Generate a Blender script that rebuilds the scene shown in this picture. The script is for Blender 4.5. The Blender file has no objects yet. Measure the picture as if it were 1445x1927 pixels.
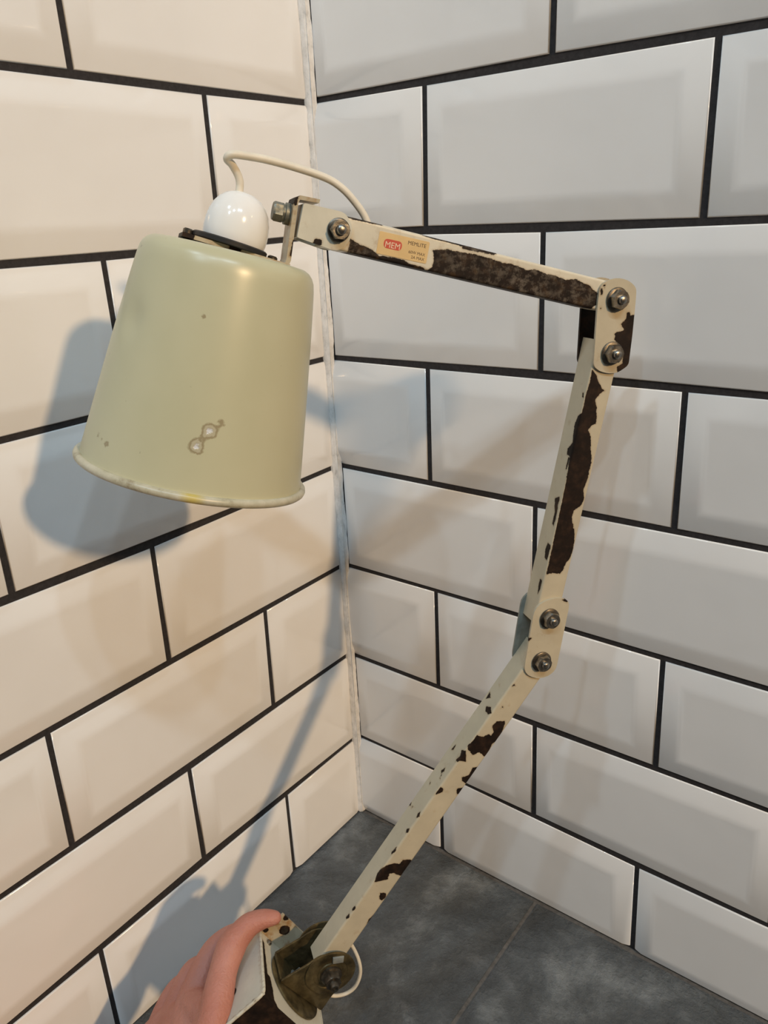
import bpy, bmesh, math, random
import numpy as np
from mathutils import Vector, Matrix
random.seed(7)
SC = bpy.context.scene
COL = SC.collection

# ------------------------------------------------------------------ camera
cam_d = bpy.data.cameras.new('camera'); cam = bpy.data.objects.new('camera', cam_d); COL.objects.link(cam)
cam_d.sensor_fit = 'VERTICAL'; cam_d.sensor_height = 36.0; cam_d.lens = 1443.42 / 1927 * 36
cam_d.clip_start = 0.01
cam.matrix_world = Matrix(((0.792880, -0.182710, 0.581343, 0.465134),
                           (0.607581, 0.310240, -0.731161, -0.517552),
                           (-0.046765, 0.932935, 0.356994, 0.621731),
                           (0, 0, 0, 1)))
SC.camera = cam

# ------------------------------------------------------------------ light
SC.view_settings.view_transform = 'Standard'; SC.view_settings.look = 'None'
SC.view_settings.gamma = 1.0; SC.view_settings.use_curve_mapping = False
SC.view_settings.exposure = 0.0
W = bpy.data.worlds.new('room_light'); SC.world = W; W.use_nodes = True
W.node_tree.nodes['Background'].inputs[0].default_value = (0.95, 0.97, 1.0, 1)
W.node_tree.nodes['Background'].inputs[1].default_value = 0.02

def lamp_light(name, loc, color, watts, radius):
    l = bpy.data.lights.new(name, 'POINT'); l.color = color; l.energy = watts; l.shadow_soft_size = radius
    o = bpy.data.objects.new(name, l); COL.objects.link(o); o.location = loc
    return o
# all outside the picture: the room's warm lamp (it throws the shadows on the left wall and the warm glint on the cap)
# and its row of five alike ceiling downlights (the cluster of cool glints on the lampholder cap), at ceiling height
lamp_light('warm_room_lamp_offscreen', (4.28, -1.15, 2.40), (1.0, 0.68, 0.37), 495, 0.11)
for k, loc in enumerate(((1.75, -0.75, 2.4), (1.48, -0.95, 2.4), (0.67, -1.85, 2.4), (0.25, -1.25, 2.4), (1.05, -1.35, 2.4))):
    lamp_light('ceiling_downlight_%d_offscreen' % (k + 1), loc, (0.65, 0.85, 1.0), 27.5, 0.04)

# ------------------------------------------------------------------ materials
def mat(name):
    m = bpy.data.materials.new(name); m.use_nodes = True
    nt = m.node_tree; b = nt.nodes['Principled BSDF']
    return m, nt, b
def node(nt, t, **kw):
    n = nt.nodes.new(t)
    for k, v in kw.items(): setattr(n, k, v)
    return n
def ramp(nt, fac, stops):
    r = node(nt, 'ShaderNodeValToRGB'); e = r.color_ramp.elements
    while len(e) < len(stops): e.new(0.5)
    for el, (p, c) in zip(e, stops): el.position = p; el.color = (*c, 1)
    nt.links.new(fac, r.inputs[0]); return r.outputs[0]
def noise(nt, scale, detail=4, rough=0.55, vec=None, dist=0.0):
    n = node(nt, 'ShaderNodeTexNoise'); n.inputs['Scale'].default_value = scale
    n.inputs['Detail'].default_value = detail; n.inputs['Roughness'].default_value = rough; n.inputs['Distortion'].default_value = dist
    if vec is None:
        tc = node(nt, 'ShaderNodeTexCoord'); vec = tc.outputs['Object']
    nt.links.new(vec, n.inputs['Vector']); return n.outputs['Fac']
def bump(nt, b, fac, strength, dist=0.001):
    bp = node(nt, 'ShaderNodeBump'); bp.inputs['Strength'].default_value = strength; bp.inputs['Distance'].default_value = dist
    nt.links.new(fac, bp.inputs['Height']); nt.links.new(bp.outputs[0], b.inputs['Normal']); return bp
def mixc(nt, fac, a, b):
    m = node(nt, 'ShaderNodeMix', data_type='RGBA')
    if isinstance(fac, float): m.inputs[0].default_value = fac
    else: nt.links.new(fac, m.inputs[0])
    for i, x in ((6, a), (7, b)):
        if isinstance(x, tuple): m.inputs[i].default_value = (*x, 1)
        else: nt.links.new(x, m.inputs[i])
    return m.outputs[2]
def maprange(nt, val, a, b, c=0.0, d=1.0):
    m = node(nt, 'ShaderNodeMapRange'); nt.links.new(val, m.inputs[0])
    for i, x in zip((1, 2, 3, 4), (a, b, c, d)): m.inputs[i].default_value = x
    return m.outputs[0]
def math_(nt, op, a, b):
    m = node(nt, 'ShaderNodeMath', operation=op)
    for i, x in enumerate((a, b)):
        if isinstance(x, (int, float)): m.inputs[i].default_value = x
        else: nt.links.new(x, m.inputs[i])
    return m.outputs[0]

def simple(name, col, rough, metal=0.0, var=0.0, scale=60.0, bmp=0.0, spec=0.5):
    m, nt, b = mat(name)
    b.inputs['Roughness'].default_value = rough; b.inputs['Metallic'].default_value = metal
    b.inputs['Specular IOR Level'].default_value = spec
    if var > 0:
        f = noise(nt, scale)
        lo = tuple(max(0, c * (1 - var)) for c in col); hi = tuple(min(1, c * (1 + var)) for c in col)
        nt.links.new(ramp(nt, f, ((0.3, lo), (0.7, hi))), b.inputs['Base Color'])
        if bmp: bump(nt, b, f, bmp)
    else:
        b.inputs['Base Color'].default_value = (*col, 1)
    return m

# glazed white tile
M_TILE, nt, b = mat('glazed_white_tile')
f1 = noise(nt, 14, 2)
nt.links.new(ramp(nt, f1, ((0.3, (0.80, 0.79, 0.775)), (0.7, (0.83, 0.82, 0.805)))), b.inputs['Base Color'])
b.inputs['Roughness'].default_value = 0.10
bump(nt, b, noise(nt, 22, 2), 0.10, 0.004)
M_GROUT = simple('dark_grout', (0.022, 0.019, 0.020), 0.85, var=0.35, scale=400, bmp=0.3)
M_SEAL, nt, b = mat('white_sealant')
tc = node(nt, 'ShaderNodeTexCoord'); mp = node(nt, 'ShaderNodeMapping'); mp.inputs['Scale'].default_value = (60, 60, 34)
nt.links.new(tc.outputs['Object'], mp.inputs[0])
fs = noise(nt, 3.0, 6, 0.7, mp.outputs[0])
nt.links.new(ramp(nt, fs, ((0.28, (0.42, 0.41, 0.40)), (0.42, (0.68, 0.665, 0.64)), (0.6, (0.80, 0.78, 0.755)))), b.inputs['Base Color'])
b.inputs['Roughness'].default_value = 0.55; bump(nt, b, fs, 0.5, 0.0015)

# slate-look floor tile
M_SLATE, nt, b = mat('slate_floor')
fa = noise(nt, 10, 12, 0.68, dist=0.15); fb = noise(nt, 42, 8, 0.7); fc = noise(nt, 3.0, 3)
c1 = ramp(nt, fa, ((0.32, (0.024, 0.025, 0.025)), (0.45, (0.058, 0.065, 0.069)), (0.55, (0.108, 0.121, 0.129)), (0.68, (0.30, 0.325, 0.335))))
c2 = ramp(nt, fc, ((0.35, (0.085, 0.086, 0.076)), (0.65, (0.115, 0.135, 0.155))))
c3 = mixc(nt, 0.30, c1, c2)
c4 = mixc(nt, maprange(nt, fb, 0.56, 0.75, 0, 0.4), c3, (0.28, 0.29, 0.295))
nt.links.new(c4, b.inputs['Base Color']); b.inputs['Roughness'].default_value = 0.48
bump(nt, b, math_(nt, 'ADD', fa, math_(nt, 'MULTIPLY', fb, 0.5)), 1.0, 0.016)
M_FGROUT = simple('floor_grout', (0.105, 0.096, 0.087), 0.9, var=0.3, scale=300, bmp=0.3)

def paint_mat(name, col, rough=0.36, chip=True, stain=0.35, mottle=0.0, st0=0.60):
    """old cream paint that has flaked to dark rusty steel where the 'chip' distance (mm) is below zero"""
    m, nt, b = mat(name)
    n1 = noise(nt, 45, 5, 0.6); n2 = noise(nt, 380, 7, 0.72); n3 = noise(nt, 140, 5, 0.6)
    base = ramp(nt, n1, ((0.3, tuple(c * 0.90 for c in col)), (0.7, tuple(min(1, c * 1.05) for c in col))))
    base = mixc(nt, maprange(nt, n3, st0, st0 + 0.17, 0, stain), base, (0.30, 0.155, 0.05))
    rust = ramp(nt, n3, ((0.30, (0.0050, 0.0026, 0.0018)), (0.50, (0.013, 0.0065, 0.0040)), (0.66, (0.030, 0.015, 0.008)), (0.82, (0.055, 0.030, 0.014))))
    if mottle:
        n4 = noise(nt, 210, 6, 0.7); n5 = noise(nt, 30, 3)
        rust = mixc(nt, math_(nt, 'MULTIPLY', maprange(nt, n4, 0.47, 0.62, 0, mottle), maprange(nt, n5, 0.36, 0.58)), rust, (0.125, 0.100, 0.075))
        rust = mixc(nt, math_(nt, 'MULTIPLY', maprange(nt, n3, 0.55, 0.72, 0, 0.6), maprange(nt, n5, 0.60, 0.44)), rust, (0.10, 0.055, 0.014))
    b.inputs['Specular IOR Level'].default_value = 0.40
    if chip:
        at = node(nt, 'ShaderNodeAttribute', attribute_name='chip')
        d = math_(nt, 'ADD', at.outputs['Fac'], math_(nt, 'MULTIPLY', math_(nt, 'SUBTRACT', n2, 0.5), 2.6))
        k = maprange(nt, d, -0.12, 0.12)
        stn = maprange(nt, d, 0.1, 1.1, 0.38, 0.0)
        base = mixc(nt, stn, base, (0.34, 0.22, 0.10))
        nt.links.new(mixc(nt, k, rust, base), b.inputs['Base Color'])
        nt.links.new(maprange(nt, k, 0, 1, 0.62, rough), b.inputs['Roughness']); nt.links.new(maprange(nt, k, 0, 1, 0.22, 0.42), b.inputs['Specular IOR Level'])
        hgt = math_(nt, 'ADD', math_(nt, 'MULTIPLY', k, 1.0), math_(nt, 'MULTIPLY', n3, 0.25))
        bump(nt, b, hgt, 0.6, 0.0006)
    else:
        nt.links.new(base, b.inputs['Base Color']); b.inputs['Roughness'].default_value = rough
        bump(nt, b, n3, 0.08, 0.0005)
    return m
M_ARM = paint_mat('flaking_cream_paint', (0.52, 0.455, 0.33))
M_PLATE = paint_mat('cream_link_paint', (0.52, 0.455, 0.33))
M_UPPER = paint_mat('worn_cream_paint', (0.66, 0.60, 0.47), mottle=0.9, st0=0.55)
M_BASE = paint_mat('cream_base_paint', (0.62, 0.585, 0.475))
M_RUSTY = paint_mat('rusty_cream_bracket', (0.46, 0.39, 0.27), stain=0.95, st0=0.50)
# shade enamel, with a few worn marks given by the 'wear' attribute
M_SHADE, nt, b = mat('olive_cream_enamel')
n1 = noise(nt, 18, 4); n2 = noise(nt, 160, 5, 0.65)
base = ramp(nt, n1, ((0.3, (0.50, 0.48, 0.315)), (0.7, (0.54, 0.515, 0.345))))
base = mixc(nt, maprange(nt, n2, 0.70, 0.76, 0, 0.5), base, (0.20, 0.17, 0.11))
at = node(nt, 'ShaderNodeAttribute', attribute_name='wear')
d = math_(nt, 'ADD', at.outputs['Fac'], math_(nt, 'MULTIPLY', math_(nt, 'SUBTRACT', n2, 0.5), 5.0))
base = mixc(nt, maprange(nt, d, -0.1, 0.7, 0.7, 0.0), base, (0.22, 0.16, 0.08))
base = mixc(nt, maprange(nt, d, -1.0, -0.5, 1.0, 0.0), base, (0.46, 0.42, 0.29))
core = maprange(nt, d, -2.6, -1.9, 1.0, 0.0)
base = mixc(nt, core, base, (0.66, 0.66, 0.66))
nt.links.new(base, b.inputs['Base Color']); b.inputs['Roughness'].default_value = 0.30
bump(nt, b, math_(nt, 'ADD', math_(nt, 'MULTIPLY', core, -1.0), math_(nt, 'MULTIPLY', n1, 0.15)), 0.35, 0.0012)
M_BEAD, nt, b = mat('worn_rim_enamel')
n1 = noise(nt, 60, 6, 0.7); n2 = noise(nt, 25, 3)
base = ramp(nt, n1, ((0.32, (0.25, 0.20, 0.12)), (0.44, (0.46, 0.43, 0.31)), (0.6, (0.56, 0.52, 0.40))))
at = node(nt, 'ShaderNodeAttribute', attribute_name='stain')
base = mixc(nt, maprange(nt, math_(nt, 'ADD', at.outputs['Fac'], math_(nt, 'MULTIPLY', n1, 8.0)), 5.0, 11.0, 0.85, 0.0), base, (0.56, 0.44, 0.10))
nt.links.new(base, b.inputs['Base Color']); b.inputs['Roughness'].default_value = 0.33
M_INNER = simple('shade_inside_white', (0.70, 0.68, 0.60), 0.5)
M_CAP = simple('white_bakelite', (0.84, 0.83, 0.80), 0.14)
M_BLACK = simple('black_gasket', (0.012, 0.011, 0.011), 0.5)
M_STEEL = simple('dull_steel', (0.30, 0.28, 0.25), 0.34, 1.0, 0.45, 300, 0.2)
M_DARKST = simple('dark_washer_steel', (0.12, 0.105, 0.085), 0.40, 0.9, 0.5, 200, 0.2)
M_GREENST = simple('tarnished_bolt', (0.20, 0.20, 0.165), 0.5, 0.7, 0.5, 250, 0.3)
M_OLIVE = simple('tarnished_brass_plate', (0.13, 0.100, 0.048), 0.40, 0.7, 0.65, 120, 0.3)
M_PALEST = simple('zinc_plate', (0.36, 0.38, 0.36), 0.45, 0.5, 0.25, 120, 0.1)
M_CABLE = simple('old_white_cable', (0.74, 0.68, 0.56), 0.45, var=0.10, scale=70)
M_STICK = simple('tan_sticker', (0.68, 0.47, 0.215), 0.45, var=0.06, scale=120)
M_RED = simple('sticker_red', (0.55, 0.075, 0.045), 0.5)
M_INKW = simple('sticker_white', (0.78, 0.60, 0.42), 0.5)
M_INK = simple('sticker_black', (0.05, 0.03, 0.02), 0.6)
M_SKIN, nt, b = mat('skin')
n1 = noise(nt, 28, 4); n2 = noise(nt, 600, 3)
nt.links.new(ramp(nt, n1, ((0.3, (0.43, 0.160, 0.110)), (0.7, (0.51, 0.225, 0.170)))), b.inputs['Base Color'])
b.inputs['Roughness'].default_value = 0.55; b.inputs['Subsurface Weight'].default_value = 0.12
b.inputs['Subsurface Radius'].default_value = (0.006, 0.002, 0.001); b.inputs['Subsurface Scale'].default_value = 0.6
bump(nt, b, math_(nt, 'ADD', n2, noise(nt, 190, 4, 0.6)), 0.6, 0.0010)
M_NAIL = simple('finger_nail', (0.66, 0.42, 0.35), 0.3)

# ------------------------------------------------------------------ helpers
def link(name, me, m=None, parent=None, smooth=False):
    o = bpy.data.objects.new(name, me); COL.objects.link(o)
    if m: me.materials.append(m)
    if parent: o.parent = parent
    if smooth: me.polygons.foreach_set('use_smooth', [True] * len(me.polygons))
    return o
def from_bm(name, bm, m=None, parent=None, smooth=False, sharp=None):
    me = bpy.data.meshes.new(name)
    bmesh.ops.recalc_face_normals(bm, faces=bm.faces[:])
    bm.to_mesh(me); bm.free()
    o = link(name, me, m, parent, smooth)
    if sharp is not None: me.set_sharp_from_angle(angle=math.radians(sharp))
    return o
def tag(o, label=None, cat=None, group=None, kind=None):
    for k, x in (('label', label), ('category', cat), ('group', group), ('kind', kind)):
        if x: o[k] = x
    return o
def part_label(o, s): o['label'] = s; return o

# ------------------------------------------------------------------ tiled walls
HG = 0.0021            # half a joint
BW, BH = 0.0155, 0.0044  # bevel width, rise
def tile_mesh(quad, to3, bev, cut=None):
    """quad: 4 (u,z) corners (bl, br, tr, tl); bev: which sides (bottom,right,top,left) carry the bevel"""
    q = [Vector((x, z)) for x, z in quad]
    def inset(amts):
        lines = []
        for i in range(4):
            a, b_ = q[i], q[(i + 1) % 4]; d = (b_ - a).normalized(); nrm = Vector((-d.y, d.x))
            lines.append((a + nrm * amts[i], d))
        out = []
        for i in range(4):
            (p, d), (r, e) = lines[i - 1], lines[i]
            den = d.x * e.y - d.y * e.x; t = ((r.x - p.x) * e.y - (r.y - p.y) * e.x) / den
            out.append(p + d * t)
        return out
    rings = []
    f = 0.0030
    for w, dz in ((0, -0.007), (0, -0.0009), (0.0009, 0.0), (BW - f, BH - BH * f / BW), (BW, BH - 0.00022), (BW + f, BH)):
        am = [w if s else (w if w < 0.001 else 0.0009) for s in bev]
        if w > 0.001 and not all(bev):
            pass
        rings.append((inset(am), dz))
    bm = bmesh.new(); vr = []
    for pts, dz in rings:
        vr.append([bm.verts.new(to3(p.x, p.y, dz)) for p in pts])
    for r in range(len(vr) - 1):
        for i in range(4):
            a, b_, c_, d_ = vr[r][i], vr[r][(i + 1) % 4], vr[r + 1][(i + 1) % 4], vr[r + 1][i]
            if (a.co - d_.co).length < 1e-7 and (b_.co - c_.co).length < 1e-7: continue
            bm.faces.new((a, b_, c_, d_))
    bm.faces.new(vr[-1])
    bmesh.ops.remove_doubles(bm, verts=bm.verts[:], dist=1e-6)
    if cut is not None:
        g = bm.verts[:] + bm.edges[:] + bm.faces[:]
        bmesh.ops.bisect_plane(bm, geom=g, plane_co=(0, 0, cut), plane_no=(0, 0, -1), clear_outer=True)
    return bm
def lerp_line(pts, u):
    if u <= pts[0][0]: return pts[0][1]
    for (a, b_), (c_, d_) in zip(pts, pts[1:]):
        if u <= c_: return b_ + (d_ - b_) * (u - a) / (c_ - a)
    return pts[-1][1]
PITCH, VP = 0.2035, 0.1027
NTOP = 4      # courses above line 1
def wall(name, lines, joints, to3, first_off, corner_gap_rows, back_m):
    bm = bmesh.new()
    U1, Z1 = 1.02, lines[1][0][1] + NTOP * VP
    lo = to3(-0.012, -0.012, -0.0075); hi = to3(U1, Z1, -0.0012)
    bmesh.ops.create_cube(bm, size=1.0)
    for v in bm.verts:
        v.co = Vector([(lo[i] + hi[i]) / 2 + v.co[i] * (hi[i] - lo[i]) for i in range(3)])
    root = from_bm(name, bm, M_GROUT); root['kind'] = 'structure'
    for row in range(1 - NTOP, 8):
        def zt(u, r=row):
            if r in lines: return lerp_line(lines[r], u)
            return lerp_line(lines[1], u) + (1 - r) * VP
        def zb(u, r=row + 1):
            if r == 8: return -0.008
            if r in lines: return lerp_line(lines[r], u)
            return lerp_line(lines[1], u) + (1 - r) * VP
        js = joints.get(row) or joints[1 if row % 2 else 2]
        xs = [(corner_gap_rows.get(row % 2, 0.0),) * 2] + [tuple(j) for j in js]
        while xs[-1][0] < U1: xs.append((xs[-1][0] + PITCH, xs[-1][1] + PITCH))
        for i in range(len(xs) - 1):
            (lt, lb), (rt, rb) = xs[i], xs[i + 1]
            at_corner = i == 0
            g0 = 0.0 if at_corner else HG
            lt, lb = lt + g0, lb + g0; rt, rb = rt - HG, rb - HG
            rt = min(rt, U1); rb = min(rb, U1)
            jt = random.uniform(-1, 1) * 0.0004
            quad = [(lb, zb(lb) + HG), (rb, zb(rb) + HG), (rt, zt(rt) - HG), (lt, zt(lt) - HG)]
            bev = [True, rt < U1 - 1e-6, True, (not at_corner) or (corner_gap_rows.get(row % 2, 0) > 0.003)]
            tb = tile_mesh(quad, lambda u, z, d, j=jt: to3(u, z, d + j), bev, cut=0.0008 if row == 7 else None)
            o = from_bm('tile', tb, M_TILE, root, smooth=True)
            w = o.modifiers.new('weighted', 'WEIGHTED_NORMAL'); w.weight = 100; w.keep_sharp = False
    return root
LR = {1: [(0.0, .7125), (0.11, .7119), (0.21, .7138), (0.313, .7115)], 2: [(0, .6120), (0.108, .6128), (0.207, .6096), (0.314, .6109)],
      3: [(0, .5075), (0.106, .5069), (0.2076, .5092), (0.313, .5068)], 4: [(0, .4062), (0.106, .4060), (0.206, .4046), (0.314, .4053)],
      5: [(0, .3026), (0.109, .3030), (0.315, .3012)], 6: [(0, .2000), (0.109, .1997), (0.211, .1980), (0.317, .2003)],
      7: [(0, .0985), (0.108, .0988), (0.212, .0975), (0.312, .0940)]}
JR = {0: [(.2105, .2101)], 1: [(.1098, .1079), (.3131, .3141)], 2: [(.2068, .2076)], 3: [(.1060, .1055), (.3131, .3143)], 4: [(.2060, .2068)],
      5: [(.1087, .1089), (.3154, .3174)], 6: [(.2108, .2123)], 7: [(.1086, .1086), (.3104, .3130)]}
LL = {1: [(0, .7110), (0.11, .7106), (0.2125, .7120)], 2: [(0, .6100), (0.212, .6066), (0.33, .6070)], 3: [(0, .5070), (0.3, .5060)],
      4: [(0, .4050), (0.2117, .4022), (0.319, .4064)], 5: [(0, .3022), (0.109, .3016), (0.21, .3022), (0.318, .3006)],
      6: [(0, .2005), (0.111, .2009), (0.212, .1976), (0.32, .2001)], 7: [(0, .0960), (0.109, .0954), (0.212, .1000), (0.318, .0944)]}
JL = {0: [(.2125, .2125)], 1: [(.1102, .1112)], 2: [(.2120, .2120)], 3: [(.1110, .1110), (.3175, .3188)], 4: [(.2117, .2136)], 5: [(.1087, .1118), (.3182, .3199)],
      6: [(.2121, .2123)], 7: [(.1087, .1097), (.3182, .3190)]}
wall('wall_right', LR, JR, lambda u, z, d: (u, -d, z), 0, {0: 0.0062, 1: 0.0006}, M_GROUT)
wall('wall_left', LL, JL, lambda u, z, d: (d, -u, z), 0, {0: 0.0050, 1: 0.0040}, M_GROUT)

# sealant bead in the corner
bm = bmesh.new(); prev = None; N = 260; ZT = 0.7115 + NTOP * VP
rnd = [random.uniform(-1, 1) for _ in range(N + 1)]
for i in range(N + 1):
    z = ZT * i / N
    s = 0.0036 + 0.0007 * math.sin(z * 61) + 0.0005 * math.sin(z * 143 + 1) + 0.00045 * rnd[i]
    s2 = 0.0034 + 0.0006 * math.sin(z * 47 + 2) + 0.00045 * rnd[-i]
    e = 0.0038
    pts = [(-0.001, 0.001), (-0.001, -e - s2), (e * 0.9 + 0.0006, -e - s2 + 0.0003), (e + 0.0014, -e - s2 * 0.45), (e + 0.0022, -e - 0.0018), (e + s * 0.5, -e - 0.0008), (e + s * 0.72, -0.0004)]
    r = [bm.verts.new((x, y, z)) for x, y in pts]
    if prev:
        for k in range(len(r)):
            bm.faces.new((prev[k], prev[(k + 1) % len(r)], r[(k + 1) % len(r)], r[k]))
    else: bm.faces.new(r)
    prev = r
bm.faces.new(prev)
o = from_bm('trim_1', bm, M_SEAL, None, smooth=True, sharp=60); tag(o, 'smeared white sealant bead down the tiled corner', kind='structure')

# ------------------------------------------------------------------ floor
bm = bmesh.new(); bmesh.ops.create_cube(bm, size=1.0)
for v in bm.verts: v.co = Vector((0.55 + v.co.x * 1.12, -0.55 + v.co.y * 1.12, -0.0075 + v.co.z * 0.011))
floor = from_bm('floor', bm, M_FGROUT); floor['kind'] = 'structure'
def floor_tile(x0, x1, y0, y1):
    bm = bmesh.new(); nx, ny = 8, 10
    g = [[bm.verts.new((x0 + (x1 - x0) * i / nx, y0 + (y1 - y0) * j / ny,
                        -0.0005 + (random.uniform(-1, 1) * 0.00022 if 0 < i < nx and 0 < j < ny else -0.0006))) for j in range(ny + 1)] for i in range(nx + 1)]
    for i in range(nx):
        for j in range(ny): bm.faces.new((g[i][j], g[i + 1][j], g[i + 1][j + 1], g[i][j + 1]))
    bd = [e for e in bm.edges if e.is_boundary]
    ex = bmesh.ops.extrude_edge_only(bm, edges=bd)
    for v in ex['geom']:
        if isinstance(v, bmesh.types.BMVert): v.co.z = -0.006
    from_bm('floor_tile', bm, M_SLATE, floor, smooth=True, sharp=40)
gx = [-0.0885, 0.2175, 0.5205, 0.8235, 1.10]
for i in range(4):
    x0 = max(gx[i] + (0.0046 if i else 0), 0.001); x1 = gx[i + 1]
    for (y1, y0) in ((-0.0046, -0.6065), (-0.6097, -1.10)):
        floor_tile(x0, x1, y0, y1)

# ------------------------------------------------------------------ the lamp
# lamp frame: x in the plane of the arms (horizontal), y up in that plane, z along the pivot bolts; millimetres from the elbow bolt
EH = Vector((0.573576, 0.819152, 0.0)); EV = Vector((-0.021443, 0.015014, 0.999657)); EN = Vector((0.818871, -0.573380, 0.026177))
E0 = Vector((0.287076, -0.061839, 0.570503))
BASE = Vector((-249.86, -444.30, 0.0))          # foot of the base in that frame
lamp = bpy.data.objects.new('adjustable_wall_lamp', None); COL.objects.link(lamp)
p = E0 + (EH * BASE.x + EV * BASE.y) / 1000
lamp.matrix_world = Matrix(((EH.x, EV.x, EN.x, p.x), (EH.y, EV.y, EN.y, p.y), (EH.z, EV.z, EN.z, p.z), (0, 0, 0, 1)))
tag(lamp, 'old cream jointed wall lamp with flaking paint and olive cream shade, held by a hand', 'lamp')
def L(x, y, z=0.0): return Vector((x - BASE.x, y - BASE.y, z)) / 1000
T_ARM = 16.0; W_ARM = 17.4

def sdf_poly(P, poly):
    """signed distance (negative inside) of points P (N,2) to a polygon"""
    poly = np.array(poly, float); d = np.full(len(P), 1e9); ins = np.zeros(len(P), bool)
    for i in range(len(poly)):
        a, b_ = poly[i - 1], poly[i]; e = b_ - a; w = P - a
        t = np.clip((w @ e) / max(e @ e, 1e-9), 0, 1); d = np.minimum(d, np.hypot(*(w - t[:, None] * e).T))
        c1 = (a[1] > P[:, 1]) != (b_[1] > P[:, 1])
        with np.errstate(divide='ignore', invalid='ignore'):
            xi = a[0] + (P[:, 1] - a[1]) * e[0] / (e[1] if abs(e[1]) > 1e-12 else 1e-12)
        ins ^= c1 & (P[:, 0] < xi)
    return np.where(ins, -d, d)
def chips(me, UV, polys, grow=0.0):
    s = np.full(len(UV), 9.0)
    for po in polys: s = np.minimum(s, sdf_poly(UV, po))
    a = me.attributes.new('chip', 'FLOAT', 'POINT'); a.data.foreach_set('value', (s - grow).astype(np.float32))

def arm(name, o2, d2, p2, length, polys, m, label=None, step=0.75):
    """U-channel: front web with the ridge side at p=0, two flanges running back"""
    r = 1.3; th = 1.4; prof = []
    def seg(a, b_, n): return [(a[0] + (b_[0] - a[0]) * i / n, a[1] + (b_[1] - a[1]) * i / n) for i in range(n)]
    prof += seg((0, -T_ARM), (0, -r), 22)
    prof += [(r - r * math.cos(t), -r + r * math.sin(t)) for t in (0, math.pi / 8, math.pi / 4, 3 * math.pi / 8)]
    prof += seg((r, 0), (W_ARM - r, 0), 24)
    prof += [(W_ARM - r + r * math.sin(t), -r + r * math.cos(t)) for t in (0, math.pi / 8, math.pi / 4, 3 * math.pi / 8)]
    prof += seg((W_ARM, -r), (W_ARM, -T_ARM), 8) + [(W_ARM, -T_ARM)]
    inner = [(W_ARM - th, -T_ARM), (W_ARM - th, -th), (th, -th), (th, -T_ARM)]
    loop = prof + inner; K = len(loop); NX = int(length / step)
    V = []; UV = []
    for i in range(NX + 1):
        s = length * i / NX
        for (y, z) in loop:
            V.append(L(o2[0] + d2[0] * s + p2[0] * y, o2[1] + d2[1] * s + p2[1] * y, z))
            u = z if y < 0.4 and z < -0.3 else (y if z > -0.4 else W_ARM - z if y > W_ARM / 2 else z)
            UV.append((s, u))
    F = [(i * K + k, i * K + (k + 1) % K, (i + 1) * K + (k + 1) % K, (i + 1) * K + k) for i in range(NX) for k in range(K)]
    F += [tuple(range(K)), tuple(range(NX * K, NX * K + K))]
    me = bpy.data.meshes.new(name); me.from_pydata(V, [], F)
    bm = bmesh.new(); bm.from_mesh(me); bmesh.ops.recalc_face_normals(bm, faces=bm.faces[:]); bm.to_mesh(me); bm.free()
    o = link(name, me, m, lamp, True); me.set_sharp_from_angle(angle=math.radians(50))
    chips(me, np.array(UV), polys)
    if label: part_label(o, label)
    return o
CH_UP = [[(60.2, 6.5), (68.8, 4.1), (76.2, 4.1), (81.1, 3.6), (89.9, 3.4), (96.4, 3.7), (101.7, 4.3), (106.8, 3.7), (112.1, 3.8), (117.7, 4.9), (124.1, 3.5), (131.1, 4.4), (137.9, 4.1), (143.7, 5.2), (150.1, 3.4), (156.1, 4.5), (160.7, 5.3), (164.1, 7.0), (166.7, 7.7), (168.3, 14.5), (165.9, 16.4), (164, 36), (57, 36), (57.6, 18.9), (61.6, 15.2), (62.3, 12.0), (61.1, 7.9)],
         [(14.3, 10.5), (20.5, 12.3), (26.6, 13.2), (31.0, 15.4), (38.9, 14.7), (45.0, 14.7), (48.3, 15.9), (57.7, 16.2), (61.5, 36), (14, 36)],
         [(52, -4), (53, -0.4), (58.8, .7), (68, .5), (77, 1.0), (77.3, 2.2), (81, 2.0), (91, 1.5), (96, 1.5), (98, -0.3), (97, -4)],
         [(2, -4), (6, 0.2), (14, 0.9), (24, 0.8), (30, -0.4), (28, -4)], [(-1, -5), (172, -5), (172, -17), (-1, -17)]]
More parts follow.
